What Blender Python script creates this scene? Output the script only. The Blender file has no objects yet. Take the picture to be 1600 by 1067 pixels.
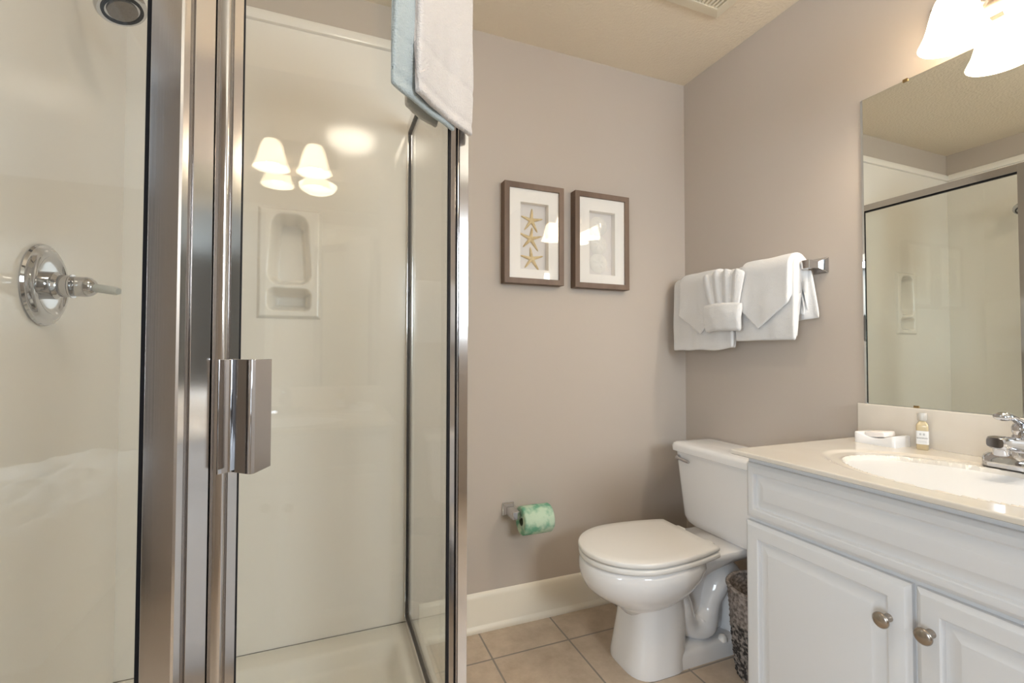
import bpy, bmesh, math, random
from mathutils import Vector, Matrix, noise
random.seed(7)
PI = math.pi
SC = bpy.context.scene
COL = SC.collection

# ------------------------------------------------------------------ camera
cam_d = bpy.data.cameras.new('camera')
cam = bpy.data.objects.new('camera', cam_d)
COL.objects.link(cam)
YAW, PITCH, ROLL = 0.3795, 0.0236, 0.0016
CAM = Vector((-1.6405, -1.8145, 1.1137))
_F = Vector((math.sin(YAW) * math.cos(PITCH), math.cos(YAW) * math.cos(PITCH), math.sin(PITCH)))
_R0 = Vector((math.cos(YAW), -math.sin(YAW), 0))
_U0 = _R0.cross(_F)
_R = math.cos(ROLL) * _R0 + math.sin(ROLL) * _U0
_U = math.cos(ROLL) * _U0 - math.sin(ROLL) * _R0
_M = Matrix((_R, _U, -_F)).transposed().to_4x4()
_M.translation = CAM
cam.matrix_world = _M
cam_d.sensor_width = 36
cam_d.lens = 730.1 / 1600 * 36
cam_d.clip_start = 0.02
SC.camera = cam

# ------------------------------------------------------------------ world, daylight, exposure
W = bpy.data.worlds.new('world')
SC.world = W
W.use_nodes = True
W.node_tree.nodes['Background'].inputs[0].default_value = (0.72, 0.86, 1.0, 1)
W.node_tree.nodes['Background'].inputs[1].default_value = 1.2
SC.view_settings.view_transform = 'Standard'
SC.view_settings.look = 'None'
SC.view_settings.gamma = 1
SC.view_settings.use_curve_mapping = False
SC.view_settings.exposure = 0.80
SC.cycles.max_bounces = 14
SC.cycles.diffuse_bounces = 7
SC.cycles.glossy_bounces = 7
SC.cycles.transparent_max_bounces = 24
SC.cycles.use_denoising = True
SC.cycles.sample_clamp_indirect = 6.0


def area(name, loc, direction, sx, sy, power, color):
    d = bpy.data.lights.new(name, 'AREA')
    d.shape = 'RECTANGLE'
    d.size, d.size_y, d.energy, d.color = sx, sy, power, color
    o = bpy.data.objects.new(name, d)
    o.location = loc
    o.rotation_euler = Vector(direction).to_track_quat('-Z', 'Y').to_euler()
    COL.objects.link(o)
    return o


# daylight coming in through the bedroom window, beyond the open bathroom door
area('window_daylight', (-4.96, -3.85, 1.45), (1, 0, 0), 1.6, 1.4, 54, (0.80, 0.91, 1.0))
# added cool fill, set in an unseen invented window behind the photographer
area('added_cool_fill', (-0.52, -3.30, 1.70), (0, 1, 0), 0.70, 0.74, 20, (0.84, 0.93, 1.0))


def bulb(name, loc, power, color, r=0.03):
    d = bpy.data.lights.new(name, 'POINT')
    d.energy, d.color, d.shadow_soft_size = power, color, r
    o = bpy.data.objects.new(name, d)
    o.location = loc
    COL.objects.link(o)
    return o


WARM = (1.0, 0.90, 0.76)
VANITY_BULB = 4.6
SHADE_GLOW = 5.0
DOME_GLOW = 13.0


# ------------------------------------------------------------------ materials
def mat(name, color, rough=0.5, metal=0.0, spec=0.5, coat=0.0, **kw):
    m = bpy.data.materials.new(name)
    m.use_nodes = True
    b = m.node_tree.nodes['Principled BSDF']
    b.inputs['Base Color'].default_value = (*color, 1)
    b.inputs['Roughness'].default_value = rough
    b.inputs['Metallic'].default_value = metal
    b.inputs['Specular IOR Level'].default_value = spec
    b.inputs['Coat Weight'].default_value = coat
    for k, v in kw.items():
        b.inputs[k.replace('_', ' ')].default_value = v
    return m


def nodes(m):
    return m.node_tree.nodes, m.node_tree.links, m.node_tree.nodes['Principled BSDF']


def bump(m, scale, strength, dist=0.002, detail=3, stretch=(1, 1, 1)):
    N, L, b = nodes(m)
    tc = N.new('ShaderNodeTexCoord')
    mp = N.new('ShaderNodeMapping')
    mp.inputs['Scale'].default_value = stretch
    t = N.new('ShaderNodeTexNoise')
    t.inputs['Scale'].default_value = scale
    t.inputs['Detail'].default_value = detail
    bp = N.new('ShaderNodeBump')
    bp.inputs['Strength'].default_value = strength
    bp.inputs['Distance'].default_value = dist
    L.new(tc.outputs['Object'], mp.inputs[0])
    L.new(mp.outputs[0], t.inputs['Vector'])
    L.new(t.outputs['Fac'], bp.inputs['Height'])
    L.new(bp.outputs[0], b.inputs['Normal'])
    return m


def mottle(m, c1, c2, scale, detail=4, lo=0.35, hi=0.65, stretch=(1, 1, 1)):
    N, L, b = nodes(m)
    tc = N.new('ShaderNodeTexCoord')
    mp = N.new('ShaderNodeMapping')
    mp.inputs['Scale'].default_value = stretch
    t = N.new('ShaderNodeTexNoise')
    t.inputs['Scale'].default_value = scale
    t.inputs['Detail'].default_value = detail
    r = N.new('ShaderNodeValToRGB')
    r.color_ramp.elements[0].position = lo
    r.color_ramp.elements[1].position = hi
    r.color_ramp.elements[0].color = (*c1, 1)
    r.color_ramp.elements[1].color = (*c2, 1)
    L.new(tc.outputs['Object'], mp.inputs[0])
    L.new(mp.outputs[0], t.inputs['Vector'])
    L.new(t.outputs['Fac'], r.inputs[0])
    L.new(r.outputs[0], b.inputs['Base Color'])
    return m


def thin_glass(name, tint, f0=0.045, boost=1.0, haze=0.0):
    m = bpy.data.materials.new(name)
    m.use_nodes = True
    N, L = m.node_tree.nodes, m.node_tree.links
    N.clear()
    out = N.new('ShaderNodeOutputMaterial')
    tr = N.new('ShaderNodeBsdfTransparent')
    tr.inputs[0].default_value = (*tint, 1)
    gl = N.new('ShaderNodeBsdfGlossy')
    gl.inputs['Roughness'].default_value = 0.0
    gl.inputs['Color'].default_value = (boost, boost, boost, 1)
    lw = N.new('ShaderNodeLayerWeight')
    lw.inputs['Blend'].default_value = 0.5
    pw = N.new('ShaderNodeMath')
    pw.operation = 'POWER'
    pw.inputs[1].default_value = 5
    ml = N.new('ShaderNodeMath')
    ml.operation = 'MULTIPLY_ADD'
    ml.inputs[1].default_value = 1 - f0
    ml.inputs[2].default_value = f0
    mx = N.new('ShaderNodeMixShader')
    L.new(lw.outputs['Facing'], pw.inputs[0])
    L.new(pw.outputs[0], ml.inputs[0])
    L.new(ml.outputs[0], mx.inputs[0])
    L.new(tr.outputs[0], mx.inputs[1])
    film = N.new('ShaderNodeBsdfGlossy')          # faint soap film: a soft second lobe
    film.inputs['Roughness'].default_value = 0.32
    film.inputs['Color'].default_value = (boost, boost, boost, 1)
    mf = N.new('ShaderNodeMixShader')
    mf.inputs[0].default_value = haze
    L.new(gl.outputs[0], mf.inputs[1])
    L.new(film.outputs[0], mf.inputs[2])
    L.new(mf.outputs[0], mx.inputs[2])
    L.new(mx.outputs[0], out.inputs[0])
    return m


M = {}
M['wall'] = bump(mat('greige_wall_paint', (0.50, 0.44, 0.385), 0.6, spec=0.25), 220, 0.08, 0.001)
M['ceiling'] = bump(mat('textured_ceiling_paint', (0.78, 0.69, 0.56), 0.9, spec=0.1), 95, 0.55, 0.006, 4)
M['trim'] = mat('cream_white_trim_paint', (0.80, 0.74, 0.63), 0.35, spec=0.4)
M['surround'] = mat('cream_gelcoat', (0.84, 0.80, 0.745), 0.11, spec=0.5)
M['tray'] = mat('cream_shower_tray_gelcoat', (0.80, 0.77, 0.71), 0.15)
M['chrome'] = mat('chrome', (0.60, 0.60, 0.62), 0.06, 1.0)
M['frame_metal'] = bump(mat('brushed_bright_aluminium', (0.70, 0.68, 0.67), 0.11, 1.0), 30, 0.012, 0.001, 3, (20, 20, 0.15))
M['nickel'] = mat('brushed_nickel', (0.42, 0.37, 0.32), 0.26, 1.0)
M['brass'] = mat('brass_clip', (0.42, 0.29, 0.14), 0.3, 1.0)
M['black'] = mat('black_rubber', (0.010, 0.010, 0.013), 0.5, spec=0.2)
M['glass'] = thin_glass('shower_glass', (0.975, 0.985, 0.975), 0.044, haze=0.22)
M['pic_glass'] = thin_glass('picture_glass', (0.99, 0.99, 0.99), 0.04)
M['mirror'] = mat('mirror_silver', (0.88, 0.90, 0.85), 0.0, 1.0)
M['mirror_edge'] = mat('polished_mirror_edge', (0.80, 0.84, 0.84), 0.05, 1.0)
M['porcelain'] = mat('white_vitreous_china', (0.81, 0.80, 0.80), 0.09, spec=0.5, coat=0.3)
M['seat'] = mat('white_seat_plastic', (0.80, 0.78, 0.75), 0.22)
M['cabinet'] = mat('white_thermofoil', (0.73, 0.735, 0.75), 0.34)
M['dark'] = mat('dark_gap', (0.03, 0.028, 0.025), 0.9, spec=0.1)
M['counter'] = mottle(mat('cream_cultured_marble', (0.8, 0.74, 0.64), 0.13, coat=0.3), (0.68, 0.625, 0.55), (0.73, 0.68, 0.61), 5, 3)
M['bowl_marble'] = mat('cream_basin_marble', (0.80, 0.72, 0.64), 0.15, coat=0.3)
M['wood'] = mottle(mat('grey_brown_wood', (0.16, 0.10, 0.065), 0.55), (0.125, 0.078, 0.052), (0.21, 0.14, 0.10), 12, 5, 0.3, 0.7, (1, 1, 0.15))
M['mount'] = mat('white_mat_board', (0.86, 0.83, 0.79), 0.8, spec=0.1)
M['backing'] = mat('pale_linen_backing', (0.72, 0.69, 0.67), 0.9, spec=0.1)
M['starfish'] = bump(mottle(mat('tan_starfish', (0.6, 0.45, 0.2), 0.8), (0.55, 0.40, 0.19), (0.72, 0.58, 0.33), 60), 300, 0.5, 0.001)
M['sand_dollar'] = bump(mat('white_sand_dollar', (0.80, 0.78, 0.74), 0.85), 300, 0.3, 0.001)
M['towel'] = bump(mat('white_terry', (0.76, 0.75, 0.745), 0.95, spec=0.05, Sheen_Weight=0.25), 420, 0.8, 0.003, 4)
M['towel_w'] = bump(mat('white_terry_shower', (0.73, 0.685, 0.665), 0.95, spec=0.05, Sheen_Weight=0.25), 300, 0.9, 0.004, 4)
M['towel_blue'] = bump(mat('pale_blue_terry', (0.49, 0.555, 0.575), 0.95, spec=0.05, Sheen_Weight=0.25), 300, 0.9, 0.004, 4)
M['tp'] = bump(mottle(mat('green_paper', (0.3, 0.55, 0.4), 0.8), (0.16, 0.40, 0.26), (0.52, 0.66, 0.50), 22, 5, 0.38, 0.56), 80, 0.3, 0.002)
M['card'] = mat('cardboard_core', (0.12, 0.16, 0.10), 0.9)
M['wicker'] = mottle(mat('grey_brown_wicker', (0.2, 0.17, 0.15), 0.85), (0.13, 0.105, 0.09), (0.36, 0.31, 0.28), 90, 3)
M['wicker_dark'] = mottle(mat('dark_wicker', (0.1, 0.09, 0.08), 0.85), (0.03, 0.026, 0.024), (0.30, 0.26, 0.23), 70, 3, 0.45, 0.6)
M['ceramic'] = mat('white_ceramic', (0.84, 0.83, 0.83), 0.2)
M['soap'] = mat('pale_soap_wrapper', (0.84, 0.79, 0.76), 0.45)
M['amber'] = mat('amber_liquid', (0.80, 0.66, 0.42), 0.12, Transmission_Weight=0.35)
M['clear'] = mat('clear_plastic', (0.80, 0.78, 0.74), 0.12, Transmission_Weight=0.6)
M['label'] = mat('white_label', (0.80, 0.79, 0.78), 0.5)
M['ink'] = mat('dark_ink', (0.05, 0.045, 0.04), 0.6)
M['ink_pale'] = mat('grey_ink', (0.50, 0.50, 0.50), 0.6)
M['lever'] = mat('frosted_lever_tip', (0.70, 0.72, 0.70), 0.35, Transmission_Weight=0.3)
M['nozzle'] = bump(mat('limescaled_nozzle', (0.25, 0.22, 0.20), 0.6, 0.3), 160, 1.0, 0.004)
M['duvet'] = bump(mat('white_bed_linen', (0.86, 0.85, 0.84), 0.9, spec=0.1), 40, 0.2, 0.004)
M['carpet'] = mat('beige_carpet', (0.42, 0.36, 0.29), 1.0, spec=0.05)
M['bed_wall'] = mat('brown_grey_bedroom_paint', (0.21, 0.185, 0.17), 0.8, spec=0.1)
M['bed_ceiling'] = mat('white_bedroom_ceiling_paint', (0.60, 0.62, 0.64), 0.9, spec=0.1)
M['casing'] = mat('white_door_casing', (0.80, 0.79, 0.77), 0.4)
M['vent'] = mat('cream_vent_plastic', (0.76, 0.70, 0.57), 0.5)


def glow(name, color, strength, base=(0.9, 0.86, 0.8)):
    m = mat(name, base, 0.3)
    N, L, b = nodes(m)
    b.inputs['Emission Color'].default_value = (*color, 1)
    b.inputs['Emission Strength'].default_value = strength
    return m


M['shade'] = glow('frosted_lamp_glass', (1.0, 0.86, 0.66), SHADE_GLOW)
N, L, b = nodes(M['shade'])
_t = N.new('ShaderNodeBsdfTranslucent')
_t.inputs[0].default_value = (0.9, 0.86, 0.78, 1)
_m = N.new('ShaderNodeMixShader')
_m.inputs[0].default_value = 0.35
L.new(b.outputs[0], _m.inputs[1])
L.new(_t.outputs[0], _m.inputs[2])
L.new(_m.outputs[0], N['Material Output'].inputs[0])
M['dome'] = glow('frosted_dome_glass', (1.0, 0.88, 0.72), DOME_GLOW)


def tile_material():
    m = mat('tan_ceramic_floor_tile', (0.5, 0.4, 0.3), 0.38)
    N, L, b = nodes(m)
    tc = N.new('ShaderNodeTexCoord')
    mp = N.new('ShaderNodeMapping')
    mp.inputs['Location'].default_value = (1.065, 0.187, 0)
    br = N.new('ShaderNodeTexBrick')
    br.offset = 0.0
    br.squash = 1.0
    br.inputs['Scale'].default_value = 1.0
    br.inputs['Brick Width'].default_value = 0.3125
    br.inputs['Row Height'].default_value = 0.3125
    br.inputs['Mortar Size'].default_value = 0.0035
    br.inputs['Mortar Smooth'].default_value = 0.1
    br.inputs['Bias'].default_value = -0.2
    br.inputs['Color1'].default_value = (0.88, 0.88, 0.88, 1)
    br.inputs['Color2'].default_value = (1, 1, 1, 1)
    br.inputs['Mortar'].default_value = (0, 0, 0, 1)
    n = N.new('ShaderNodeTexNoise')
    n.inputs['Scale'].default_value = 14
    n.inputs['Detail'].default_value = 6
    n.inputs['Roughness'].default_value = 0.65
    r = N.new('ShaderNodeValToRGB')
    r.color_ramp.elements[0].position = 0.3
    r.color_ramp.elements[1].position = 0.7
    r.color_ramp.elements[0].color = (0.49, 0.385, 0.285, 1)
    r.color_ramp.elements[1].color = (0.66, 0.54, 0.42, 1)
    mul = N.new('ShaderNodeMix')
    mul.data_type = 'RGBA'
    mul.blend_type = 'MULTIPLY'
    mul.inputs['Factor'].default_value = 1
    mx = N.new('ShaderNodeMix')
    mx.data_type = 'RGBA'
    mx.inputs[7].default_value = (0.27, 0.235, 0.20, 1)
    bp = N.new('ShaderNodeBump')
    bp.inputs['Strength'].default_value = 0.6
    bp.inputs['Distance'].default_value = 0.003
    inv = N.new('ShaderNodeMath')
    inv.operation = 'SUBTRACT'
    inv.inputs[0].default_value = 1
    L.new(tc.outputs['Object'], mp.inputs[0])
    L.new(mp.outputs[0], br.inputs['Vector'])
    L.new(tc.outputs['Object'], n.inputs['Vector'])
    L.new(n.outputs['Fac'], r.inputs[0])
    L.new(r.outputs[0], mul.inputs[6])
    L.new(br.outputs['Color'], mul.inputs[7])
    L.new(mul.outputs[2], mx.inputs[6])
    L.new(br.outputs['Fac'], mx.inputs[0])
    L.new(mx.outputs[2], b.inputs['Base Color'])
    L.new(br.outputs['Fac'], inv.inputs[1])
    L.new(inv.outputs[0], bp.inputs['Height'])
    L.new(bp.outputs[0], b.inputs['Normal'])
    return m


M['tile'] = tile_material()


# ------------------------------------------------------------------ mesh helpers
def root_loc(o):
    while o is not None and o.parent is not None:
        o = o.parent
    return o.location.copy() if o is not None else Vector()


def smoothstep(a, b, x):
    t = max(0.0, min(1.0, (x - a) / (b - a)))
    return t * t * (3 - 2 * t)


class MB:
    def __init__(self):
        self.bm = bmesh.new()

    def v(self, p):
        return self.bm.verts.new(p)

    def face(self, vs):
        try:
            return self.bm.faces.new(vs)
        except ValueError:
            return None

    def box(self, lo, hi, bev=0.0, seg=2):
        b = bmesh.new()
        bmesh.ops.create_cube(b, size=1)
        for v in b.verts:
            v.co = Vector([(lo[i] + hi[i]) / 2 + v.co[i] * (hi[i] - lo[i]) for i in range(3)])
        if bev > 0:
            bmesh.ops.bevel(b, geom=list(b.edges), offset=bev, segments=seg, profile=0.5, affect='EDGES')
        self.join(b)
        return self

    def join(self, b):
        me = bpy.data.meshes.new('tmp')
        b.to_mesh(me)
        b.free()
        self.bm.from_mesh(me)
        bpy.data.meshes.remove(me)

    def prism(self, pts, z0, z1, bev=0.0):
        b = bmesh.new()
        lo = [b.verts.new((x, y, z0)) for x, y in pts]
        hi = [b.verts.new((x, y, z1)) for x, y in pts]
        n = len(pts)
        b.faces.new(lo[::-1])
        b.faces.new(hi)
        for i in range(n):
            b.faces.new((lo[i], lo[(i + 1) % n], hi[(i + 1) % n], hi[i]))
        bmesh.ops.recalc_face_normals(b, faces=b.faces)
        if bev > 0:
            bmesh.ops.bevel(b, geom=list(b.edges), offset=bev, segments=2, profile=0.5, affect='EDGES')
        self.join(b)
        return self

    def loft(self, rings, cap0=True, cap1=True, closed=True):
        R = [[self.v(p) for p in r] for r in rings]
        n = len(R[0])
        for a, b in zip(R, R[1:]):
            for i in range(n if closed else n - 1):
                j = (i + 1) % n
                self.face((a[i], a[j], b[j], b[i]))
        if cap0:
            self.face(R[0][::-1])
        if cap1:
            self.face(R[-1])
        return self

    def lathe(self, prof, origin, axis=(0, 0, 1), seg=40, cap0=True, cap1=True, sq=None):
        """prof: list of (radius, height along axis)"""
        ax = Vector(axis).normalized()
        h = Vector((0, 0, 1)) if abs(ax.z) < 0.9 else Vector((1, 0, 0))
        e1 = ax.cross(h).normalized()
        e2 = ax.cross(e1)
        o = Vector(origin)
        rings = []
        for r, z in prof:
            r = max(r, 1e-5)
            rings.append([o + ax * z + (e1 * math.cos(2 * PI * i / seg) + e2 * math.sin(2 * PI * i / seg)) * r for i in range(seg)])
        return self.loft(rings, cap0, cap1)

    def tube(self, path, rad, seg=16, sx=1.0, side=None):
        """path: list of points; rad: number or list; side: a direction kept for the second radius factor sx"""
        P = [Vector(p) for p in path]
        rings = []
        for i, p in enumerate(P):
            t = (P[min(i + 1, len(P) - 1)] - P[max(i - 1, 0)]).normalized()
            s = Vector(side) if side else (Vector((0, 0, 1)) if abs(t.z) < 0.9 else Vector((1, 0, 0)))
            e1 = (s - t * s.dot(t)).normalized()
            e2 = t.cross(e1)
            r = rad[i] if isinstance(rad, (list, tuple)) else rad
            rings.append([p + (e1 * math.cos(2 * PI * k / seg) * sx + e2 * math.sin(2 * PI * k / seg)) * r for k in range(seg)])
        return self.loft(rings)

    def grid(self, f, nu, nv):
        V = [[self.v(f(i / nu, j / nv)) for j in range(nv + 1)] for i in range(nu + 1)]
        for i in range(nu):
            for j in range(nv):
                self.face((V[i][j], V[i + 1][j], V[i + 1][j + 1], V[i][j + 1]))
        return self

    def build(self, name, m, parent=None, smooth=True, bev=0.0, sub=0, solid=0.0, angle=38):
        off = root_loc(parent)
        bmesh.ops.recalc_face_normals(self.bm, faces=self.bm.faces)
        for v in self.bm.verts:
            v.co -= off
        me = bpy.data.meshes.new(name)
        self.bm.to_mesh(me)
        self.bm.free()
        o = bpy.data.objects.new(name, me)
        COL.objects.link(o)
        me.materials.append(M[m] if isinstance(m, str) else m)
        if parent is not None:
            o.parent = parent
        if smooth:
            for p in me.polygons:
                p.use_smooth = True
            try:
                me.set_sharp_from_angle(angle=math.radians(angle))
            except Exception:
                pass
        if solid:
            md = o.modifiers.new('solid', 'SOLIDIFY')
            md.thickness = solid
            md.offset = 0
        if bev:
            md = o.modifiers.new('bevel', 'BEVEL')
            md.width = bev
            md.segments = 3
            md.limit_method = 'ANGLE'
            md.angle_limit = math.radians(40)
            md.harden_normals = False
        if sub:
            md = o.modifiers.new('subdivision', 'SUBSURF')
            md.levels = md.render_levels = sub
        return o


def spline(pts, n=6):
    """Catmull-Rom through the points"""
    P = [Vector(p) for p in pts]
    out = []
    for i in range(len(P) - 1):
        a, b, c, d = P[max(i - 1, 0)], P[i], P[i + 1], P[min(i + 2, len(P) - 1)]
        for k in range(n):
            t = k / n
            out.append(0.5 * ((2 * b) + (c - a) * t + (2 * a - 5 * b + 4 * c - d) * t * t + (3 * b - a - 3 * c + d) * t ** 3))
    out.append(P[-1])
    return out


def thing(name, loc, label, cat, group=None):
    o = bpy.data.objects.new(name, None)
    o.empty_display_size = 0.05
    o.location = loc
    COL.objects.link(o)
    o['label'], o['category'] = label, cat
    if group:
        o['group'] = group
    return o


def tag(o, label, cat, group=None):
    o['label'], o['category'] = label, cat
    if group:
        o['group'] = group
    return o


def struct(name, mb, m, **kw):
    o = mb.build(name, m, **kw)
    o['kind'] = 'structure'
    return o


def slab_with_hole(axis, c0, c1, u0, u1, v0, v1, hu0, hu1, hv0, hv1):
    """box between c0 and c1 on an axis (0=x,1=y), u the other horizontal, v = z, with a rectangular hole"""
    mb = MB()

    def add(ua, ub, va, vb):
        if ub - ua < 1e-6 or vb - va < 1e-6:
            return
        if axis == 1:
            mb.box((ua, min(c0, c1), va), (ub, max(c0, c1), vb))
        else:
            mb.box((min(c0, c1), ua, va), (max(c0, c1), ub, vb))
    add(u0, hu0, v0, v1)
    add(hu1, u1, v0, v1)
    add(hu0, hu1, v0, hv0)
    add(hu0, hu1, hv1, v1)
    return mb


# ------------------------------------------------------------------ the room
H = 2.44
YF = -3.25            # wall behind the photographer
XL = -2.242           # left wall
struct('floor', MB().box((-2.36, YF - 0.1, -0.06), (0.1, 0.1, 0)), 'tile', smooth=False)
struct('ceiling', MB().box((-2.36, YF - 0.1, H), (0.1, 0.1, H + 0.06)), 'ceiling', smooth=False)
NX0, NX1, NZ0, NZ1 = -1.862, -1.657, 1.230, 1.619   # soap niche outline
struct('wall_back', slab_with_hole(1, 0, 0.1, -2.36, 0.1, 0, H, NX0 + 0.012, NX1 - 0.012, NZ0 + 0.012, NZ1 - 0.012), 'wall', smooth=False)
struct('wall_right', MB().box((0, YF - 0.1, 0), (0.1, 0, H)), 'wall', smooth=False)
DY0, DY1, DZ = -3.16, -1.62, 2.36                 # doorway to the bedroom
struct('wall_left', slab_with_hole(0, XL, XL - 0.11, YF - 0.1, 0, 0, H, DY0, DY1, -0.001, DZ), 'wall', smooth=False)
struct('wall_front', slab_with_hole(1, YF, YF - 0.1, -2.242, 0, 0, H, -0.90, -0.14, 1.30, 2.10), 'wall', smooth=False)
mb = MB()
mb.box((-0.90, YF - 0.09, 1.30), (-0.865, YF - 0.03, 2.10)).box((-0.175, YF - 0.09, 1.30), (-0.14, YF - 0.03, 2.10))
mb.box((-0.865, YF - 0.09, 1.30), (-0.175, YF - 0.03, 1.335)).box((-0.865, YF - 0.09, 2.065), (-0.175, YF - 0.03, 2.10))
struct('added_fill_window', mb, 'casing', smooth=False)  # frame of the unseen window added to carry the cool fill light

# door casing
mb = MB()
for x0, x1 in ((XL, XL + 0.016), (XL - 0.126, XL - 0.11)):
    mb.box((x0, DY0 - 0.07, 0), (x1, DY0, DZ + 0.07), 0.004)
    mb.box((x0, DY1, 0), (x1, DY1 + 0.07, DZ + 0.07), 0.004)
    mb.box((x0, DY0, DZ), (x1, DY1, DZ + 0.07), 0.004)
struct('trim_1', mb, 'casing')

# bedroom beyond the doorway
BX, BY0, BY1 = -5.0, -5.2, -1.0
struct('floor_bedroom', MB().box((BX - 0.1, BY0 - 0.1, -0.06), (-2.36, BY1 + 0.1, 0)), 'carpet', smooth=False)
struct('ceiling_bedroom', MB().box((BX - 0.1, BY0 - 0.1, H), (-2.36, BY1 + 0.1, H + 0.06)), 'bed_ceiling', smooth=False)
struct('wall_bedroom_back', MB().box((BX, BY1, 0), (-2.352, BY1 + 0.1, H)), 'bed_wall', smooth=False)
struct('wall_bedroom_front', MB().box((BX, BY0 - 0.1, 0), (-2.352, BY0, H)), 'bed_wall', smooth=False)
struct('wall_bedroom_right', MB().box((-2.46, BY0, 0), (-2.352, YF - 0.1, H)), 'bed_wall', smooth=False)
struct('wall_bedroom_left', slab_with_hole(0, BX, BX - 0.1, BY0 - 0.1, BY1 + 0.1, 0, H, -4.70, -3.00, 0.70, 2.20), 'bed_wall', smooth=False)
mb = MB()
mb.box((BX - 0.06, -4.70, 0.70), (BX - 0.02, -4.65, 2.20)).box((BX - 0.06, -3.05, 0.70), (BX - 0.02, -3.00, 2.20))
mb.box((BX - 0.06, -4.65, 0.70), (BX - 0.02, -3.05, 0.75)).box((BX - 0.06, -4.65, 2.15), (BX - 0.02, -3.05, 2.20))
mb.box((BX - 0.06, -3.87, 0.75), (BX - 0.02, -3.83, 2.15))
struct('window_1', mb, 'casing')


# baseboards: moulded profile (distance from wall, height)
BASE = [(0.0, 0.0), (0.022, 0.0), (0.024, 0.008), (0.022, 0.018), (0.016, 0.024), (0.014, 0.028), (0.014, 0.118), (0.012, 0.124), (0.012, 0.130), (0.009, 0.138), (0.005, 0.146), (0.0, 0.150)]
mb = MB()
mb.loft([[(x, -d, z) for d, z in BASE] for x in (-1.300, 0.0)])
struct('baseboard_back', mb, 'trim', angle=60)
mb = MB()
mb.loft([[(-d, y, z) for d, z in BASE] for y in (-0.024, -0.80)])
struct('baseboard_right', mb, 'trim', angle=60)

# ------------------------------------------------------------------ shower surround
KL = Vector((-1.7975, -1.1905))   # where the door line starts, at the left corner post
DU = Vector((1, 1)).normalized()      # along the door
DN = Vector((1, -1)).normalized()     # outwards


def dg(s, off):
    p = KL + DU * s + DN * off
    return (p.x, p.y)


TZ = 0.100            # tray top
SZ = 2.262            # top of the panels, under the trim ledge
sur = thing('shower_surround', (-1.79, -0.003, TZ), 'glossy cream moulded wall surround lining the two solid sides of the shower stall', 'shower surround')
slab_with_hole(1, -0.0005, -0.006, -2.236, -1.322, TZ, SZ, NX0 + 0.012, NX1 - 0.012, NZ0 + 0.012, NZ1 - 0.012).build('back_panel', 'surround', sur, smooth=False)
MB().box((-2.2415, -1.222, TZ), (-2.236, -0.0005, SZ)).build('side_panel', 'surround', sur, smooth=False)
TRIM = [(0.0005, 0.0), (0.016, 0.004), (0.018, 0.010), (0.018, 0.030), (0.014, 0.040), (0.006, 0.046), (0.0005, 0.048)]
mb = MB()
mb.loft([[(x, -d, SZ + z) for d, z in TRIM] for x in (-2.2415, -1.318)])
mb.build('top_ledge', 'surround', sur, angle=25)
mb = MB()
mb.loft([[(-2.2415 + d, y, SZ + z) for d, z in TRIM] for y in (-0.018, -1.222)])
mb.build('top_ledge', 'surround', sur, angle=25)


def rrect_sdf(x, z, cx, cz, hw, hh, r):
    qx, qz = abs(x - cx) - hw + r, abs(z - cz) - hh + r
    return math.hypot(max(qx, 0), max(qz, 0)) + min(max(qx, qz), 0) - r


def niche(u, v):
    x, z = NX0 + (NX1 - NX0) * u, NZ0 + (NZ1 - NZ0) * v
    e = min(x - NX0, NX1 - x, z - NZ0, NZ1 - z)
    y = -0.006 - 0.013 * smoothstep(-0.001, 0.012, e)
    w = 0.068 - 0.012 * smoothstep(1.35, 1.60, z)
    d = min(rrect_sdf(x, z, -1.760, 1.473, w, 0.123, 0.038), rrect_sdf(x, z, -1.760, 1.297, 0.068, 0.038, 0.022))
    y += 0.085 * smoothstep(0.004, -0.026, d) ** 0.8
    return (x, y, z)


MB().grid(niche, 82, 156).build('soap_niche', 'surround', sur, angle=70)

# tray: convex outline shrunk ring by ring
def offset_poly(P, d):
    n = len(P)
    out = []
    for i in range(n):
        a, b, c = Vector(P[i - 1]), Vector(P[i]), Vector(P[(i + 1) % n])
        n1 = Vector((-(b - a).y, (b - a).x)).normalized()
        n2 = Vector((-(c - b).y, (c - b).x)).normalized()
        k = (n1 + n2)
        k = k / (1 + n1.dot(n2))
        out.append(b + k * d)
    return out


def round_poly(P, r, n=6):
    out = []
    m = len(P)
    for i in range(m):
        a, b, c = Vector(P[i - 1]), Vector(P[i]), Vector(P[(i + 1) % m])
        p0, p2 = b + (a - b).normalized() * r, b + (c - b).normalized() * r
        for k in range(n + 1):
            t = k / n
            out.append(p0 * (1 - t) ** 2 + b * 2 * t * (1 - t) + p2 * t * t)
    return out


OUT = [(-2.2355, -1.235), (-1.782, -1.235), (-1.305, -0.758), (-1.305, -0.0005), (-2.2355, -0.0005)]   # counter-clockwise
rings = []
for d, z, r in ((0, 0.0, 0.004), (0, TZ - 0.012, 0.004), (0.004, TZ - 0.003, 0.006), (0.012, TZ, 0.01), (0.085, TZ, 0.035), (0.094, TZ - 0.004, 0.05),
                (0.101, TZ - 0.014, 0.055), (0.112, 0.055, 0.06), (0.124, 0.042, 0.06), (0.14, 0.038, 0.06), (0.30, 0.030, 0.03)):
    rings.append([(p.x, p.y, z) for p in round_poly(offset_poly(OUT, d), r)])
tray = thing('shower_tray', (-1.8, -0.6, 0), 'low cream shower tray with a rolled rim and recessed floor under the glass stall', 'shower tray')
MB().loft(rings).build('basin', 'tray', tray, angle=50)
MB().lathe([(0.055, 0), (0.055, 0.003), (0.045, 0.005), (0.0, 0.004)], (-1.79, -0.62, 0.0302), seg=32).build('drain_cover', 'chrome', tray)

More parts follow.
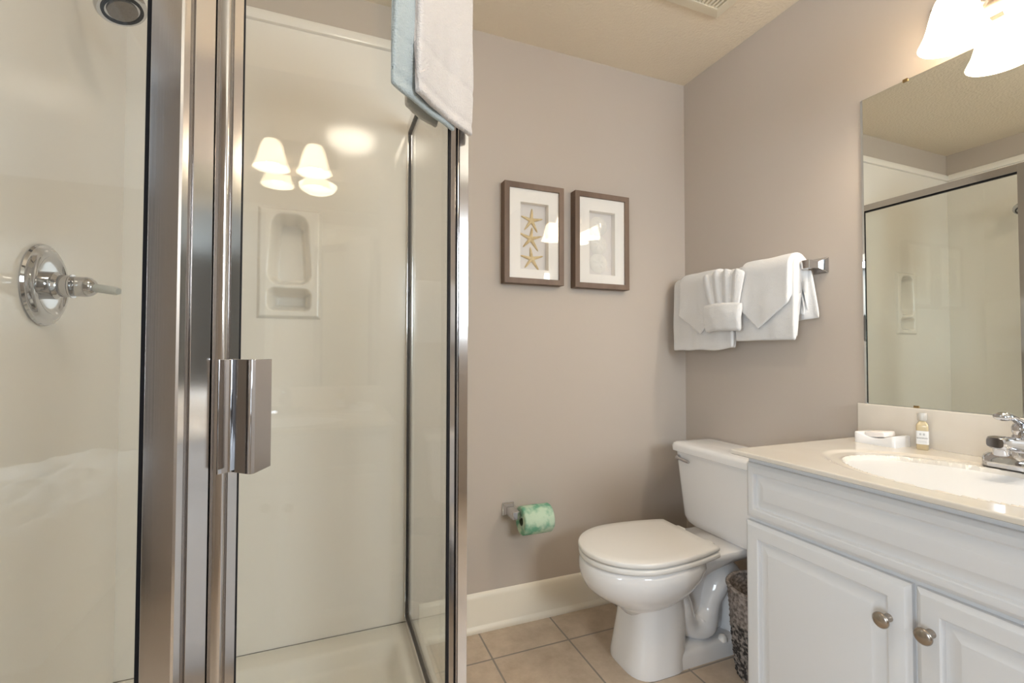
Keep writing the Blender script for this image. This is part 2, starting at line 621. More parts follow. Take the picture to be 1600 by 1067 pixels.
# ------------------------------------------------------------------ shower enclosure
Z0, ZB, ZH, Z1 = TZ + 0.0005, 0.132, 1.954, 1.990
enc = thing('shower_enclosure', (KL.x, KL.y, TZ), 'angled corner shower enclosure of clear glass in bright metal framing with a handled door', 'shower enclosure')
# corner posts
YL = -1.2025          # outer face of the left panel's frame
post = [(-1.8205, YL), (-1.793, YL), (-1.7905, YL + 0.0015), dg(0.0045, 0.012), dg(0.0055, 0.004), dg(0.0092, 0.004), dg(0.010, 0.012), dg(0.033, 0.012), dg(0.034, 0.003), dg(0.038, 0.003), dg(0.0385, -0.012), dg(0.004, -0.012), (-1.800, YL + 0.025), (-1.8205, YL + 0.025)]
MB().prism(post, Z0, Z1).build('corner_post', 'frame_metal', enc, smooth=False, bev=0.0005)
post = [dg(0.607, 0.004), dg(0.608, 0.012), dg(0.6155, 0.012), (-1.3545, -0.7665), (-1.333, -0.7665), (-1.333, -0.690), (-1.357, -0.690), dg(0.607, -0.001)]
MB().prism(post, Z0, Z1).build('corner_post', 'frame_metal', enc, smooth=False, bev=0.0005)
# wall channels
MB().box((-1.356, -0.022, Z0), (-1.334, -0.0065, Z1), 0.001).build('wall_channel', 'frame_metal', enc, smooth=False)
MB().box((-2.2355, YL, Z0), (-2.212, YL + 0.025, Z1), 0.001).build('wall_channel', 'frame_metal', enc, smooth=False)
# fixed rails
for z0, z1, nm in ((Z0, ZB, 'bottom_rail'), (ZH, Z1, 'header_rail')):
    MB().box((-1.357, -0.690, z0), (-1.333, -0.022, z1), 0.001).build(nm, 'frame_metal', enc, smooth=False)
    MB().box((-2.212, YL, z0), (-1.8205, YL + 0.025, z1), 0.001).build(nm, 'frame_metal', enc, smooth=False)
MB().prism([dg(0.0385, -0.014), dg(0.603, -0.014), dg(0.603, 0.014), dg(0.0385, 0.014)], 1.962, Z1).build('header_rail', 'frame_metal', enc, smooth=False, bev=0.001)
MB().prism([dg(0.0385, -0.014), dg(0.603, -0.014), dg(0.603, 0.014), dg(0.0385, 0.014)], Z0, 0.122).build('sill_rail', 'frame_metal', enc, smooth=False, bev=0.001)
# fixed panes with their black gaskets
g1 = MB().box((-1.348, -0.6895, ZB - 0.01), (-1.342, -0.015, ZH + 0.01)).build('return_pane', 'glass', enc, smooth=False)
YP = YL + 0.0125
g2 = MB().box((-2.22, YP - 0.003, ZB - 0.01), (-1.815, YP + 0.003, ZH + 0.01)).build('side_pane', 'glass', enc, smooth=False)
mb = MB()
mb.box((-1.8255, YP - 0.009, ZB), (-1.8206, YP + 0.009, ZH))
mb.box((-2.212, YP - 0.007, ZH - 0.005), (-1.8255, YP + 0.007, ZH - 0.0003))
mb.build('gasket', 'black', g2, smooth=False)
mb = MB()
mb.box((-1.353, -0.6895, ZH - 0.007), (-1.337, -0.022, ZH - 0.0003))
mb.box((-1.353, -0.6895, ZB + 0.0003), (-1.337, -0.022, ZB + 0.004))
mb.box((-1.353, -0.0255, ZB + 0.004), (-1.337, -0.0223, ZH - 0.007))
mb.build('gasket', M['black'], g1, smooth=False)

# the door: frame (stiles and rails in one mesh), pane, gasket, handle
mb = MB()
bulge = [dg(0.0395 + 0.0155 * k / 10, 0.011 + 0.0055 * math.sin(PI * k / 10)) for k in range(11)]
stile = bulge + [dg(0.0556, 0.009), dg(0.0566, 0.009), dg(0.0572, 0.0115), dg(0.0690, 0.0115), dg(0.0692, -0.010), dg(0.0395, -0.010)]
mb.prism(stile, 0.126, 1.958)
mb.prism([dg(0.578, 0.0115), dg(0.598, 0.0115), dg(0.598, 0.0005), dg(0.590, 0.0005)], 0.126, 1.958)
mb.prism([dg(0.0692, 0.0105), dg(0.578, 0.0105), dg(0.578, -0.010), dg(0.0692, -0.010)], 0.126, 0.152)
mb.prism([dg(0.0692, 0.0105), dg(0.578, 0.0105), dg(0.578, -0.010), dg(0.0692, -0.010)], 1.930, 1.958)
door = mb.build('door', 'frame_metal', enc, smooth=True, angle=20)
door['label'] = 'hinged glass shower door with a bent chrome pull'
MB().prism([dg(0.068, 0.003), dg(0.5775, 0.0084), dg(0.5775, 0.0024), dg(0.068, -0.003)], 0.145, 1.937).build('door_pane', 'glass', door, smooth=False)
mb = MB()
mb.prism([dg(0.0693, 0.0105), dg(0.0725, 0.0105), dg(0.0725, -0.008), dg(0.0693, -0.008)], 0.152, 1.930)
mb.prism([dg(0.5672, 0.0112), dg(0.5778, 0.0112), dg(0.5778, 0.0085), dg(0.5672, 0.0085)], 0.152, 1.930)
mb.prism([dg(0.5985, 0.003), dg(0.6065, 0.003), dg(0.6045, -0.001), dg(0.5985, -0.001)], 0.126, 1.958)
mb.build('gasket', 'black', door, smooth=False)
# pull: flat plate on the stile, bent out and to the side
def thick(P, t):
    out, back = [], []
    for i, p in enumerate(P):
        d = (P[min(i + 1, len(P) - 1)] - P[max(i - 1, 0)]).normalized()
        n = Vector((d.y, -d.x)) * t / 2
        out.append(p + n)
        back.append(p - n)
    return [(p.x, p.y) for p in out + back[::-1]]


HZ0, HZ1 = 0.970, 1.105
plate = [dg(0.0390, 0.0178), dg(0.0510, 0.0178), dg(0.0540, 0.0195), dg(0.0555, 0.0240), dg(0.0560, 0.0470), dg(0.0570, 0.0510), dg(0.0600, 0.0518), dg(0.0950, 0.0365)]
mb = MB()
mb.prism(thick([Vector(p) for p in plate], 0.0022), HZ0, HZ1)
mb.build('handle', 'chrome', door, smooth=True, angle=30, bev=0.0006)['label'] = 'bent chrome pull on the door stile'

# ------------------------------------------------------------------ shower valve and head
va = thing('shower_valve', (-2.236, -0.445, 1.264), 'round chrome shower valve with lever handle on the left shower wall', 'shower valve')
P0 = (-2.2358, -0.445, 1.264)
X = (1, 0, 0)
MB().lathe([(0.0, 0), (0.090, 0), (0.0925, 0.004), (0.090, 0.009), (0.084, 0.011), (0.081, 0.015), (0.074, 0.018), (0.066, 0.019), (0.060, 0.014), (0.050, 0.0125), (0.034, 0.0125)], P0, X, 64, True, True).build('escutcheon', 'chrome', va, angle=40)
MB().lathe([(0.031, 0.011), (0.031, 0.026), (0.027, 0.031), (0.025, 0.033), (0.025, 0.050), (0.027, 0.052), (0.027, 0.055)], P0, X, 40).build('sleeve', 'chrome', va)
MB().lathe([(0.021, 0.054), (0.023, 0.057), (0.023, 0.078), (0.021, 0.088), (0.016, 0.095), (0.008, 0.099), (0.0, 0.100)], P0, X, 40).build('handle_hub', 'chrome', va)
mb = MB()
mb.tube([(-2.142, -0.448, 1.262), (-2.130, -0.450, 1.261), (-2.115, -0.454, 1.259), (-2.098, -0.458, 1.256), (-2.092, -0.460, 1.255)], [0.0125, 0.0125, 0.0125, 0.012, 0.009], 16, 0.8)
mb.build('lever', 'lever', va)['label'] = 'frosted clear lever tip'

sh = thing('shower_sprayer', (-2.236, -0.42, 2.03), 'chrome shower head with limescaled face high on the left shower wall', 'shower head')
MB().lathe([(0.0, 0), (0.030, 0), (0.030, 0.004), (0.016, 0.012), (0.012, 0.013)], (-2.2358, -0.42, 2.05), X, 32).build('flange', 'chrome', sh)
arm = spline([(-2.230, -0.42, 2.05), (-2.19, -0.42, 2.052), (-2.155, -0.42, 2.035), (-2.128, -0.42, 2.003)], 6)
MB().tube(arm, 0.0105, 16).build('arm', 'chrome', sh)
ax = Vector((0.36, -0.12, -0.92)).normalized()
hb = Vector((-2.132, -0.420, 2.006))
MB().lathe([(0.014, 0), (0.018, 0.006), (0.018, 0.014), (0.024, 0.022), (0.040, 0.036), (0.050, 0.048), (0.053, 0.055), (0.053, 0.066), (0.050, 0.070), (0.040, 0.070)], hb, ax, 48).build('bell', 'chrome', sh)
MB().lathe([(0.0, 0.069), (0.030, 0.069), (0.031, 0.0735), (0.028, 0.0745), (0.0, 0.0745)], hb, ax, 40).build('spray_face', 'nozzle', sh)
mb = MB()
mb.lathe([(0.0425, 0.0695), (0.0425, 0.0725), (0.036, 0.0725), (0.036, 0.0695)], hb, ax, 40, False, False)
mb.build('ring', 'black', sh)


# ------------------------------------------------------------------ towels over the shower header
def fold_towel(name, m, label, s0, s1, r, t, zf, zb, seed, sb, bw, s_wob=0.008, group=None):
    """a folded towel laid over the door header; closed thick section swept along the door"""
    zc = Z1 + 0.004
    th = thing(name, (*dg((s0 + s1) / 2, 0), zc), label, 'towel', group)
    mb = MB()
    n = 40
    prof_o, prof_i = [], []

    def path(rr, zfv, zbv, s):
        pts = []
        nf = 60
        for k in range(nf):
            z = zfv + (zc - zfv) * k / nf
            pts.append((rr, z))
        for k in range(13):
            a = PI * k / 12
            pts.append((rr * math.cos(a), zc + (rr * 0.75) * math.sin(a)))
        for k in range(1, 25):
            z = zc + (zbv - zc) * k / 24
            pts.append((-rr, z))
        return pts
    rings = []
    for i in range(n + 1):
        u = i / n
        e = min(u, 1 - u) * (s1 - s0)
        tt = t * (math.sqrt(max(0.0, 1 - (1 - min(1, e / (t * 0.55))) ** 2)) * 0.94 + 0.06)
        s = s0 + (s1 - s0) * u
        o = path(r + tt / 2, zf, zb, s)
        q = path(max(0.002, r - tt / 2), zf, zb, s)
        loop = o + q[::-1]
        ring = []
        for (off, z) in loop:
            low = smoothstep(zc, zf, z) if off > 0 else smoothstep(zc, zb, z)
            w = 0.006 * low * noise.noise((s * 9 + seed, z * 2.5, seed)) + 0.0035 * low * noise.noise((s * 26 + seed, z * 4, seed * 2.0))
            ds = s_wob * noise.noise((z * 7, seed, 1.3)) + 0.010 * low * (1 if u > 0.5 else -1) * abs(u - 0.5) * noise.noise((seed, 3.1, z * 5))
            hem = 0.002 if abs(z - (zf + 0.024)) < 0.006 and off > 0 else 0
            band = 0.0016 if abs(z - (zf + 0.098)) < 0.006 and off > 0 else 0
            dz = 0.004 * noise.noise((s * 14, seed, 0.2)) * low
            if off < 0:
                ds += (sb - s) * (1 - bw) * smoothstep(zc + 0.005, zc - 0.05, z)
            x, y = dg(s + ds, off + w - (hem + band) * (1 if off > r else 0))
            ring.append((x, y, z + dz))
        rings.append(ring)
    mb.loft(rings)
    mb.build('terry_cloth', m, th, sub=1, angle=180)
    return th


fold_towel('bath_towel', 'towel_blue', 'pale blue-grey towel folded over the shower header, under the white one', 0.350, 0.560, 0.026, 0.010, 1.600, 1.86, 3.3, 0.500, 0.6)
fold_towel('hand_towel', 'towel_w', 'thick white towel folded over the shower header corner, laid on the blue-grey one', 0.402, 0.618, 0.0405, 0.014, 1.608, 1.635, 8.1, 0.572, 0.52)

# ------------------------------------------------------------------ pictures
def picture(x0, x1, z0, z1, label):
    d = 0.042
    cx, cz = (x0 + x1) / 2, (z0 + z1) / 2
    t = thing('picture_frame', (cx, -0.001, cz), label, 'picture', 'pair of shadow box pictures')
    bw = 0.023

    def rr(ins, y):
        return [(x0 + ins, y, z0 + ins), (x1 - ins, y, z0 + ins), (x1 - ins, y, z1 - ins), (x0 + ins, y, z1 - ins)]
    MB().loft([rr(0, -0.001), rr(0, -d), rr(bw, -d), rr(bw, -0.010), rr(bw, -0.001)], False, False).build('frame_moulding', 'wood', t, smooth=False, bev=0.0015)
    MB().box((x0 + 0.01, -0.003, z0 + 0.01), (x1 - 0.01, -0.0012, z1 - 0.01)).build('backing_board', 'backing', t, smooth=False)
    ox0, ox1 = x0 + 0.271 * (x1 - x0), x0 + 0.745 * (x1 - x0)
    oz1, oz0 = z1 - 0.186 * (z1 - z0), z0 + 0.148 * (z1 - z0)
    o = [(ox0, oz0), (ox1, oz0), (ox1, oz1), (ox0, oz1)]
    mb = MB()
    mb.loft([rr(bw - 0.001, -0.033), [(a, -0.033, b) for a, b in o], [(a, -0.0035, b) for a, b in o]], False, False)
    mb.build('mat_board', 'mount', t, smooth=False)
    MB().box((x0 + bw - 0.002, -0.0375, z0 + bw - 0.002), (x1 - bw + 0.002, -0.0355, z1 - bw + 0.002)).build('glass_pane', 'pic_glass', t, smooth=False)
    return t, (ox0, ox1, oz0, oz1)


def starfish(t, cx, cz, R, rot, arms):
    mb = MB()
    n = 20
    out = []
    for k in range(5):
        a = rot + 2 * PI * k / 5 + arms[k][0]
        L = R * arms[k][1]
        d, s = Vector((math.cos(a), math.sin(a))), Vector((-math.sin(a), math.cos(a)))
        out += [d * L * 0.22 - s * R * 0.125, d * L * 0.55 - s * R * 0.092, d * L * 0.9 - s * R * 0.05, d * L, d * L * 0.9 + s * R * 0.05, d * L * 0.55 + s * R * 0.092, d * L * 0.22 + s * R * 0.125]
    rings = []
    for f, h in ((1.0, 0.0), (1.0, 0.25), (0.93, 0.6), (0.6, 0.9), (0.25, 1.0), (0.02, 1.05)):
        rings.append([(cx + p.x * f, -0.0032 - 0.0085 * h, cz + p.y * f) for p in out])
    mb.loft(rings)
    mb.build('starfish', 'starfish', t, angle=60)


def sand_dollar(t, cx, cz, R):
    mb = MB()
    rings = []
    for i in range(1, 15):
        f = i / 14
        ring = []
        for k in range(60):
            a = 2 * PI * k / 60
            h = 0.011 * (1 - f ** 3)
            pet = math.cos(2.5 * (a - PI / 2)) ** 6 * math.exp(-((f - 0.42) / 0.2) ** 2)
            ring.append((cx + R * f * math.cos(a), -0.0034 - h - 0.002 * pet, cz + R * f * math.sin(a) * (0.97)))
        rings.append(ring)
    mb.loft(rings[::-1])
    mb.build('sand_dollar', 'sand_dollar', t, angle=60)


t, (a, b, c, d) = picture(-0.967, -0.693, 1.400, 1.821, 'wooden shadow box frame holding three tan starfish, on the taupe wall')
mx = (a + b) / 2 - 0.006
for q, (zf, rot, dx) in enumerate(((0.77, 1.55, 0.003), (0.49, 1.52, 0.0), (0.185, 1.60, 0.004))):
    starfish(t, mx + dx, c + (d - c) * zf - 0.002, 0.058, rot, [(random.uniform(-.1, .1), random.uniform(.86, 1.08)) for _ in range(5)])
t, (a, b, c, d) = picture(-0.638, -0.357, 1.398, 1.823, 'wooden shadow box frame holding three white sand dollars, beside the starfish one')
for zf in (0.79, 0.49, 0.20):
    sand_dollar(t, (a + b) / 2 - 0.004, c + (d - c) * zf, 0.046)

# ------------------------------------------------------------------ toilet paper holder and roll
TPX0, TPX1, TPY, TPZ = -0.915, -0.787, -0.088, 0.445
th = thing('toilet_paper_holder', (-0.932, 0, 0.475), 'chrome toilet paper holder with square post on the wall above the baseboard', 'toilet paper holder')


def square_post(mb, cx, zc, y_wall, y_end, s0, s1):
    prof = [(s0, y_wall), (s0, y_wall - 0.006), (s0 * 0.86, y_wall - 0.010), (s1, y_wall - 0.024), (s1, y_end)]
    mb.loft([[(cx - s, y, zc - s), (cx + s, y, zc - s), (cx + s, y, zc + s), (cx - s, y, zc + s)] for s, y in prof])


mb = MB()
square_post(mb, -0.935, 0.470, -0.0005, -0.098, 0.026, 0.0155)
mb.build('bracket', 'chrome', th, smooth=False, bev=0.002)
MB().lathe([(0.0115, 0), (0.0115, 0.118), (0.008, 0.121)], (-0.9195, TPY, 0.462), X, 24).build('roller', 'chrome', th)
rl = thing('toilet_paper_roll', (TPX0, TPY, TPZ), 'green patterned paper-wrapped toilet roll on the chrome wall holder', 'toilet roll')
rr_ = 0.0555
mb = MB()
Lr = TPX1 - TPX0
mb.lathe([(0.0195, 0.003), (0.030, 0.002), (0.048, 0.0), (rr_ - 0.003, 0.001), (rr_, 0.005), (rr_ + 0.0007, Lr * 0.5), (rr_, Lr - 0.005), (rr_ - 0.003, Lr - 0.001), (0.046, Lr), (0.0195, Lr - 0.003)], (TPX0, TPY, TPZ), X, 56, False, False)
mb.build('wrapper', 'tp', rl, angle=60)
MB().lathe([(0.0195, 0.003), (0.0195, Lr - 0.003)], (TPX0, TPY, TPZ), X, 32, False, False).build('core', 'card', rl)

# ------------------------------------------------------------------ towel bar and towels on the right wall
BXc, BZ = -0.070, 1.424
tb = thing('towel_bar', (0, -0.41, BZ), 'chrome towel bar with square flared posts on the right wall, mostly under towels', 'towel bar')
for cy in (-0.682, -0.055):
    mb = MB()
    prof = [(0.027, 0.0005), (0.027, 0.006), (0.023, 0.011), (0.0125, 0.034), (0.0125, 0.062), (0.015, 0.066), (0.015, 0.086)]
    mb.loft([[(-x, cy - s, BZ - s), (-x, cy + s, BZ - s), (-x, cy + s, BZ + s), (-x, cy - s, BZ + s)] for s, x in prof])
    mb.build('post', 'chrome', tb, smooth=False, bev=0.0018)
MB().box((BXc - 0.0075, -0.675, BZ - 0.0075), (BXc + 0.0075, -0.066, BZ + 0.0075), 0.001).build('bar', 'chrome', tb, smooth=False)


def interp(tab, y):
    if y <= tab[0][0]:
        return tab[0][1]
    for (a, za), (b, zb) in zip(tab, tab[1:]):
        if y <= b:
            return za + (zb - za) * (y - a) / (b - a)
    return tab[-1][1]


def drape(mb, y0, y1, r, t, zf, zb, seed, n=44, amp=0.004, xc=BXc, bell=0.0, ys=None, top=0.0):
    """thick cloth over the bar; zf(y) front drop, zb back drop; section in x-z swept along y"""
    rings = []
    nf = 20
    Y = ys or [y0 + (y1 - y0) * i / n for i in range(n + 1)]
    for y in Y:
        e = min(y - y0, y1 - y)
        k = max(0.0, 1 - (1 - min(1, e / (t * 0.6))) ** 2)
        tt = t * (math.sqrt(k) * 0.93 + 0.07)

        def path(rr):
            pts = [(-rr, zf(y) + (BZ - zf(y)) * q / nf) for q in range(nf)]
            pts += [(-rr * math.cos(PI * q / 12), BZ + (rr + top) * math.sin(PI * q / 12)) for q in range(13)]
            pts += [(rr, BZ + (zb - BZ) * q / nf) for q in range(1, nf + 1)]
            return pts
        loop = path(r + tt / 2) + path(max(0.001, r - tt / 2))[::-1]
        ring = []
        for x, z in loop:
            low = smoothstep(BZ + 0.03, BZ - 0.16, z)
            w = amp * low * (noise.noise((y * 11 + seed, z * 4, seed)) + 0.5 * noise.noise((y * 30 + seed, z * 9, seed)))
            zz = z + 0.003 * noise.noise((y * 16, seed, x * 8))
            yy = y + 0.004 * low * noise.noise((z * 9, seed, 2.2))
            if x > 0:
                w = -abs(w) * 0.5
            ring.append((xc + x - (bell * low if x < 0 else 0) + w, yy, zz))
        rings.append(ring)
    mb.loft(rings)


def towel_thing(name, label, y, mb, m='towel', group='white towels on the towel bar'):
    t = thing(name, (BXc, y, BZ), label, 'towel', group)
    mb.build('terry_cloth', m, t, sub=1, angle=180)
    return t


mb = MB()
drape(mb, -0.385, -0.050, 0.0190, 0.013, lambda y: 1.135, 1.20, 1.7)
drape(mb, -0.392, -0.040, 0.0325, 0.011, lambda y: 1.124 + 0.012 * smoothstep(-0.30, -0.40, y), 1.19, 2.7, bell=0.004)
towel_thing('bath_towel', 'folded white bath towel hanging at the corner end of the towel bar', -0.21, mb)
mb = MB()
drape(mb, -0.655, -0.405, 0.0190, 0.013, lambda y: 1.172, 1.25, 5.7)
drape(mb, -0.662, -0.398, 0.0325, 0.011, lambda y: 1.160, 1.25, 6.7, bell=0.004)


def back_flap(u, v):
    y = -0.58 - (0.092 + 0.026 * (1 - v)) * u
    z = 1.225 + 0.185 * v
    return (-0.038 + 0.006 * math.sin(u * 9) * (1 - v), y, z + 0.012 * u * (1 - v))


def slab(mb, f, t, axis, nu, nv):
    """thick sheet from f(u,v), offset both ways along an axis vector"""
    A = Vector(axis) * t / 2
    rings = []
    for i in range(nu + 1):
        u = i / nu
        e = 0.25 if i in (0, nu) else 1
        rings.append([Vector(f(u, j / nv)) + A * (e if 0 < j < nv else 0.25 * e) for j in range(nv + 1)] + [Vector(f(u, j / nv)) - A * (e if 0 < j < nv else 0.25 * e) for j in range(nv, -1, -1)])
    mb.loft(rings)


slab(mb, back_flap, 0.012, (1, 0, 0), 18, 10)
towel_thing('bath_towel', 'folded white bath towel hanging at the mirror end of the towel bar', -0.53, mb)
ys = lambda a, b, tip, n: [a + (tip - a) * (i / n) for i in range(n)] + [tip + (b - tip) * (i / n) for i in range(n + 1)]
mb = MB()
tabL = [(-0.300, 1.262), (-0.232, 1.194), (-0.095, 1.285)]
drape(mb, -0.300, -0.095, 0.0470, 0.009, lambda y: interp(tabL, y), 1.30, 9.2, bell=0.006, ys=ys(-0.300, -0.095, -0.232, 18), xc=BXc - 0.003)
towel_thing('hand_towel', 'white hand towel with a pointed end, over the corner-side bath towel', -0.2, mb)
mb = MB()
tabR = [(-0.652, 1.296), (-0.525, 1.204), (-0.440, 1.285)]
drape(mb, -0.652, -0.440, 0.0470, 0.009, lambda y: interp(tabR, y), 1.30, 12.4, bell=0.006, ys=ys(-0.652, -0.440, -0.525, 18), xc=BXc - 0.003)
towel_thing('hand_towel', 'white hand towel with a pointed end, over the mirror-side bath towel', -0.54, mb)
# washcloth folded as a pocket with a pleated fan
wc = thing('washcloth', (-0.13, -0.36, 1.32), 'white washcloth folded into a fan standing in a pocket, between the pointed towels', 'washcloth', 'white towels on the towel bar')
mb = MB()


def pocket(u, v):
    y = -0.276 - 0.190 * u + 0.010 * (v - 0.5) * (1 - 2 * u)
    z = 1.197 + 0.118 * v + 0.006 * math.sin(u * 3) - 0.008 * v * u
    return (-0.143 - 0.010 * math.sin(PI * u) - 0.008 * math.sin(PI * v) + 0.003 * noise.noise((u * 5, v * 5, 4.4)), y, z)


slab(mb, pocket, 0.020, (1, 0, 0), 22, 14)
mb.build('pocket', 'towel', wc, sub=1, angle=180)
mb = MB()


def fan(u, v):
    w = 0.150 + 0.072 * v
    y = -0.372 + w * (0.5 - u) + 0.012 * v
    ridge = abs(math.sin(u * PI * 4.0))
    z = 1.295 + 0.150 * v + (0.010 * ridge - 0.006 * (2 * u - 1) ** 2) * v - 0.010 * v * abs(2 * u - 1) ** 2
    return (-0.137 - 0.014 * ridge * (0.35 + 0.65 * v) - 0.004 * v + 0.012 * v * v, y, z)


slab(mb, fan, 0.008, (1, 0, 0), 64, 12)
mb.build('fan', 'towel', wc, sub=1, angle=180)

# ------------------------------------------------------------------ toilet
TY = -0.387
toi = thing('toilet', (-0.42, TY, 0), 'white two-piece toilet with closed lid between the taupe wall and the vanity', 'toilet')


def egg(xc, af, ar, b, z, n=64, nf=2.0, nr=2.6, y=TY):
    out = []
    for k in range(n):
        a = 2 * PI * k / n
        c, s = math.cos(a), math.sin(a)
        e = nf if c > 0 else nr
        L = af if c > 0 else ar
        px = -math.copysign(abs(c) ** (2 / e), c) * L
        py = math.copysign(abs(s) ** (2 / e), s) * b
        out.append((xc + px, y + py, z))
    return out


def rr_ring(x0, x1, hy, z, r, n=6, y=TY):
    P = round_poly([(x0, y - hy), (x1, y - hy), (x1, y + hy), (x0, y + hy)], r, n)
    return [(p.x, p.y, z) for p in P]


mb = MB()
# bowl and rim
mb.loft([egg(-0.560, 0.075, 0.10, 0.060, 0.185), egg(-0.560, 0.105, 0.12, 0.088, 0.215), egg(-0.565, 0.140, 0.14, 0.115, 0.240), egg(-0.570, 0.178, 0.17, 0.142, 0.266), egg(-0.575, 0.205, 0.20, 0.164, 0.295),
         egg(-0.575, 0.219, 0.225, 0.177, 0.325), egg(-0.575, 0.224, 0.24, 0.183, 0.352), egg(-0.575, 0.222, 0.24, 0.182, 0.372), egg(-0.575, 0.216, 0.24, 0.177, 0.383), egg(-0.575, 0.206, 0.23, 0.168, 0.387)])
# rear deck flaring to the tank
deck = []
for x, hy, zb in ((-0.50, 0.150, 0.300), (-0.42, 0.142, 0.305), (-0.33, 0.130, 0.325), (-0.24, 0.125, 0.338), (-0.15, 0.122, 0.340), (-0.045, 0.120, 0.340)):
    deck.append([(x, TY - hy, 0.383), (x, TY - hy * 0.97, 0.3865), (x, TY + hy * 0.97, 0.3865), (x, TY + hy, 0.383), (x, TY + hy, 0.365), (x, TY + hy * 0.85, zb), (x, TY, zb - 0.010), (x, TY - hy * 0.85, zb), (x, TY - hy, 0.365)])
mb.loft(deck)
mb.build('bowl', 'porcelain', toi, angle=50)
# pedestal and foot
mb = MB()


def ped(x0, x1, hy, z, r):
    return rr_ring(x0, x1, hy, z, r, 8)


mb.loft([ped(-0.655, -0.425, 0.113, 0.0, 0.085), ped(-0.655, -0.425, 0.112, 0.02, 0.085), ped(-0.642, -0.420, 0.107, 0.08, 0.08), ped(-0.630, -0.415, 0.102, 0.15, 0.078), ped(-0.625, -0.41, 0.099, 0.20, 0.075), ped(-0.632, -0.42, 0.100, 0.235, 0.075), ped(-0.655, -0.42, 0.106, 0.262, 0.078)])
mb.loft([ped(-0.560, -0.125, 0.104, 0.0, 0.06), ped(-0.560, -0.125, 0.104, 0.040, 0.06), ped(-0.557, -0.128, 0.100, 0.052, 0.058), ped(-0.55, -0.14, 0.090, 0.058, 0.05)])
mb.build('pedestal', 'porcelain', toi, angle=55)
# trapway bulging at the sides
mb = MB()
tp = spline([(-0.44, TY, 0.235), (-0.415, TY, 0.165), (-0.375, TY, 0.105), (-0.320, TY, 0.095), (-0.285, TY, 0.140), (-0.268, TY, 0.200), (-0.225, TY, 0.262), (-0.175, TY, 0.262), (-0.158, TY, 0.205), (-0.170, TY, 0.130), (-0.175, TY, 0.045)], 5)
mb.tube(tp, [0.052 + 0.004 * math.sin(i * 0.5) for i in range(len(tp))], 20, 1.65, (0, 1, 0))
mb.box((-0.44, TY - 0.035, 0.05), (-0.17, TY + 0.035, 0.33), 0.02, 3)
mb.build('trapway', 'porcelain', toi, angle=60)
for sgn in (-1, 1):
    MB().lathe([(0.017, 0), (0.017, 0.006), (0.0145, 0.016), (0.009, 0.021), (0.0, 0.023)], (-0.265, TY + sgn * 0.088, 0.052), (0, 0, 1), 24).build('bolt_cap', 'seat', toi)


def slab_egg(xf, xb, b, z0, z1, rnd, cut):
    """seat or lid outline: round front, straight hinge edge at the back"""
    xc = xf + b * 1.12
    def ring(ins, z):
        out = []
        n = 48
        for k in range(n + 1):
            a = -PI / 2 + PI * k / n
            out.append((xc - (xc - xf - ins) * math.cos(a), TY + (b - ins) * math.sin(a), z))
        hb = cut - ins
        back = xb - ins
        m = 12
        side = []
        for k in range(1, m + 1):
            t = k / m
            # ease from full width to hinge width
            side.append((xc + (back - xc) * t, (b - ins) + (hb - (b - ins)) * (t ** 2.1)))
        out += [(x, TY + w, z) for x, w in side]
        out += [(x, TY - w, z) for x, w in side[::-1]]
        return out
    return MB().loft([ring(rnd, z0), ring(rnd * 0.3, z0 + rnd * 0.3), ring(0, z0 + rnd), ring(0, z1 - rnd), ring(rnd * 0.3, z1 - rnd * 0.3), ring(rnd, z1), ring(rnd + 0.03, z1 + 0.0015)])


slab_egg(-0.797, -0.335, 0.184, 0.3885, 0.4080, 0.006, 0.150).build('seat_ring', 'seat', toi, angle=50)
slab_egg(-0.799, -0.338, 0.185, 0.4115, 0.4300, 0.006, 0.150).build('lid', 'seat', toi, angle=50)
for sgn in (-1, 1):
    MB().box((-0.345, TY + sgn * 0.075 - 0.022, 0.387), (-0.305, TY + sgn * 0.075 + 0.022, 0.418), 0.006, 3).build('hinge', 'seat', toi)
# tank
mb = MB()
mb.loft([rr_ring(-0.196, -0.030, 0.165, 0.388, 0.05), rr_ring(-0.202, -0.024, 0.188, 0.398, 0.05), rr_ring(-0.206, -0.022, 0.196, 0.42, 0.045), rr_ring(-0.213, -0.020, 0.208, 0.55, 0.04), rr_ring(-0.220, -0.018, 0.220, 0.688, 0.035)])
mb.build('tank', 'porcelain', toi, angle=50)
mb = MB()
mb.loft([rr_ring(-0.226, -0.012, 0.226, 0.6885, 0.035), rr_ring(-0.234, -0.008, 0.233, 0.692, 0.04), rr_ring(-0.235, -0.007, 0.234, 0.712, 0.04), rr_ring(-0.231, -0.010, 0.230, 0.723, 0.04), rr_ring(-0.220, -0.018, 0.220, 0.7285, 0.035), rr_ring(-0.18, -0.05, 0.18, 0.731, 0.03)])
mb.build('tank_lid', 'porcelain', toi, angle=50)
mb = MB()
mb.lathe([(0.012, 0), (0.012, 0.008), (0.010, 0.012), (0.0, 0.013)], (-0.2195, TY + 0.188, 0.664), (-1, 0, 0), 24)
mb.tube([(-0.229, TY + 0.192, 0.664), (-0.231, TY + 0.17, 0.663), (-0.231, TY + 0.14, 0.660), (-0.231, TY + 0.118, 0.657)], [0.007, 0.0065, 0.0075, 0.006], 14)
mb.build('flush_lever', 'chrome', toi)

# ------------------------------------------------------------------ waste basket
wb = thing('waste_basket', (-0.20, -0.655, 0), 'round grey-brown woven waste basket between toilet and vanity', 'waste basket')
WX, WY = -0.225, -0.620


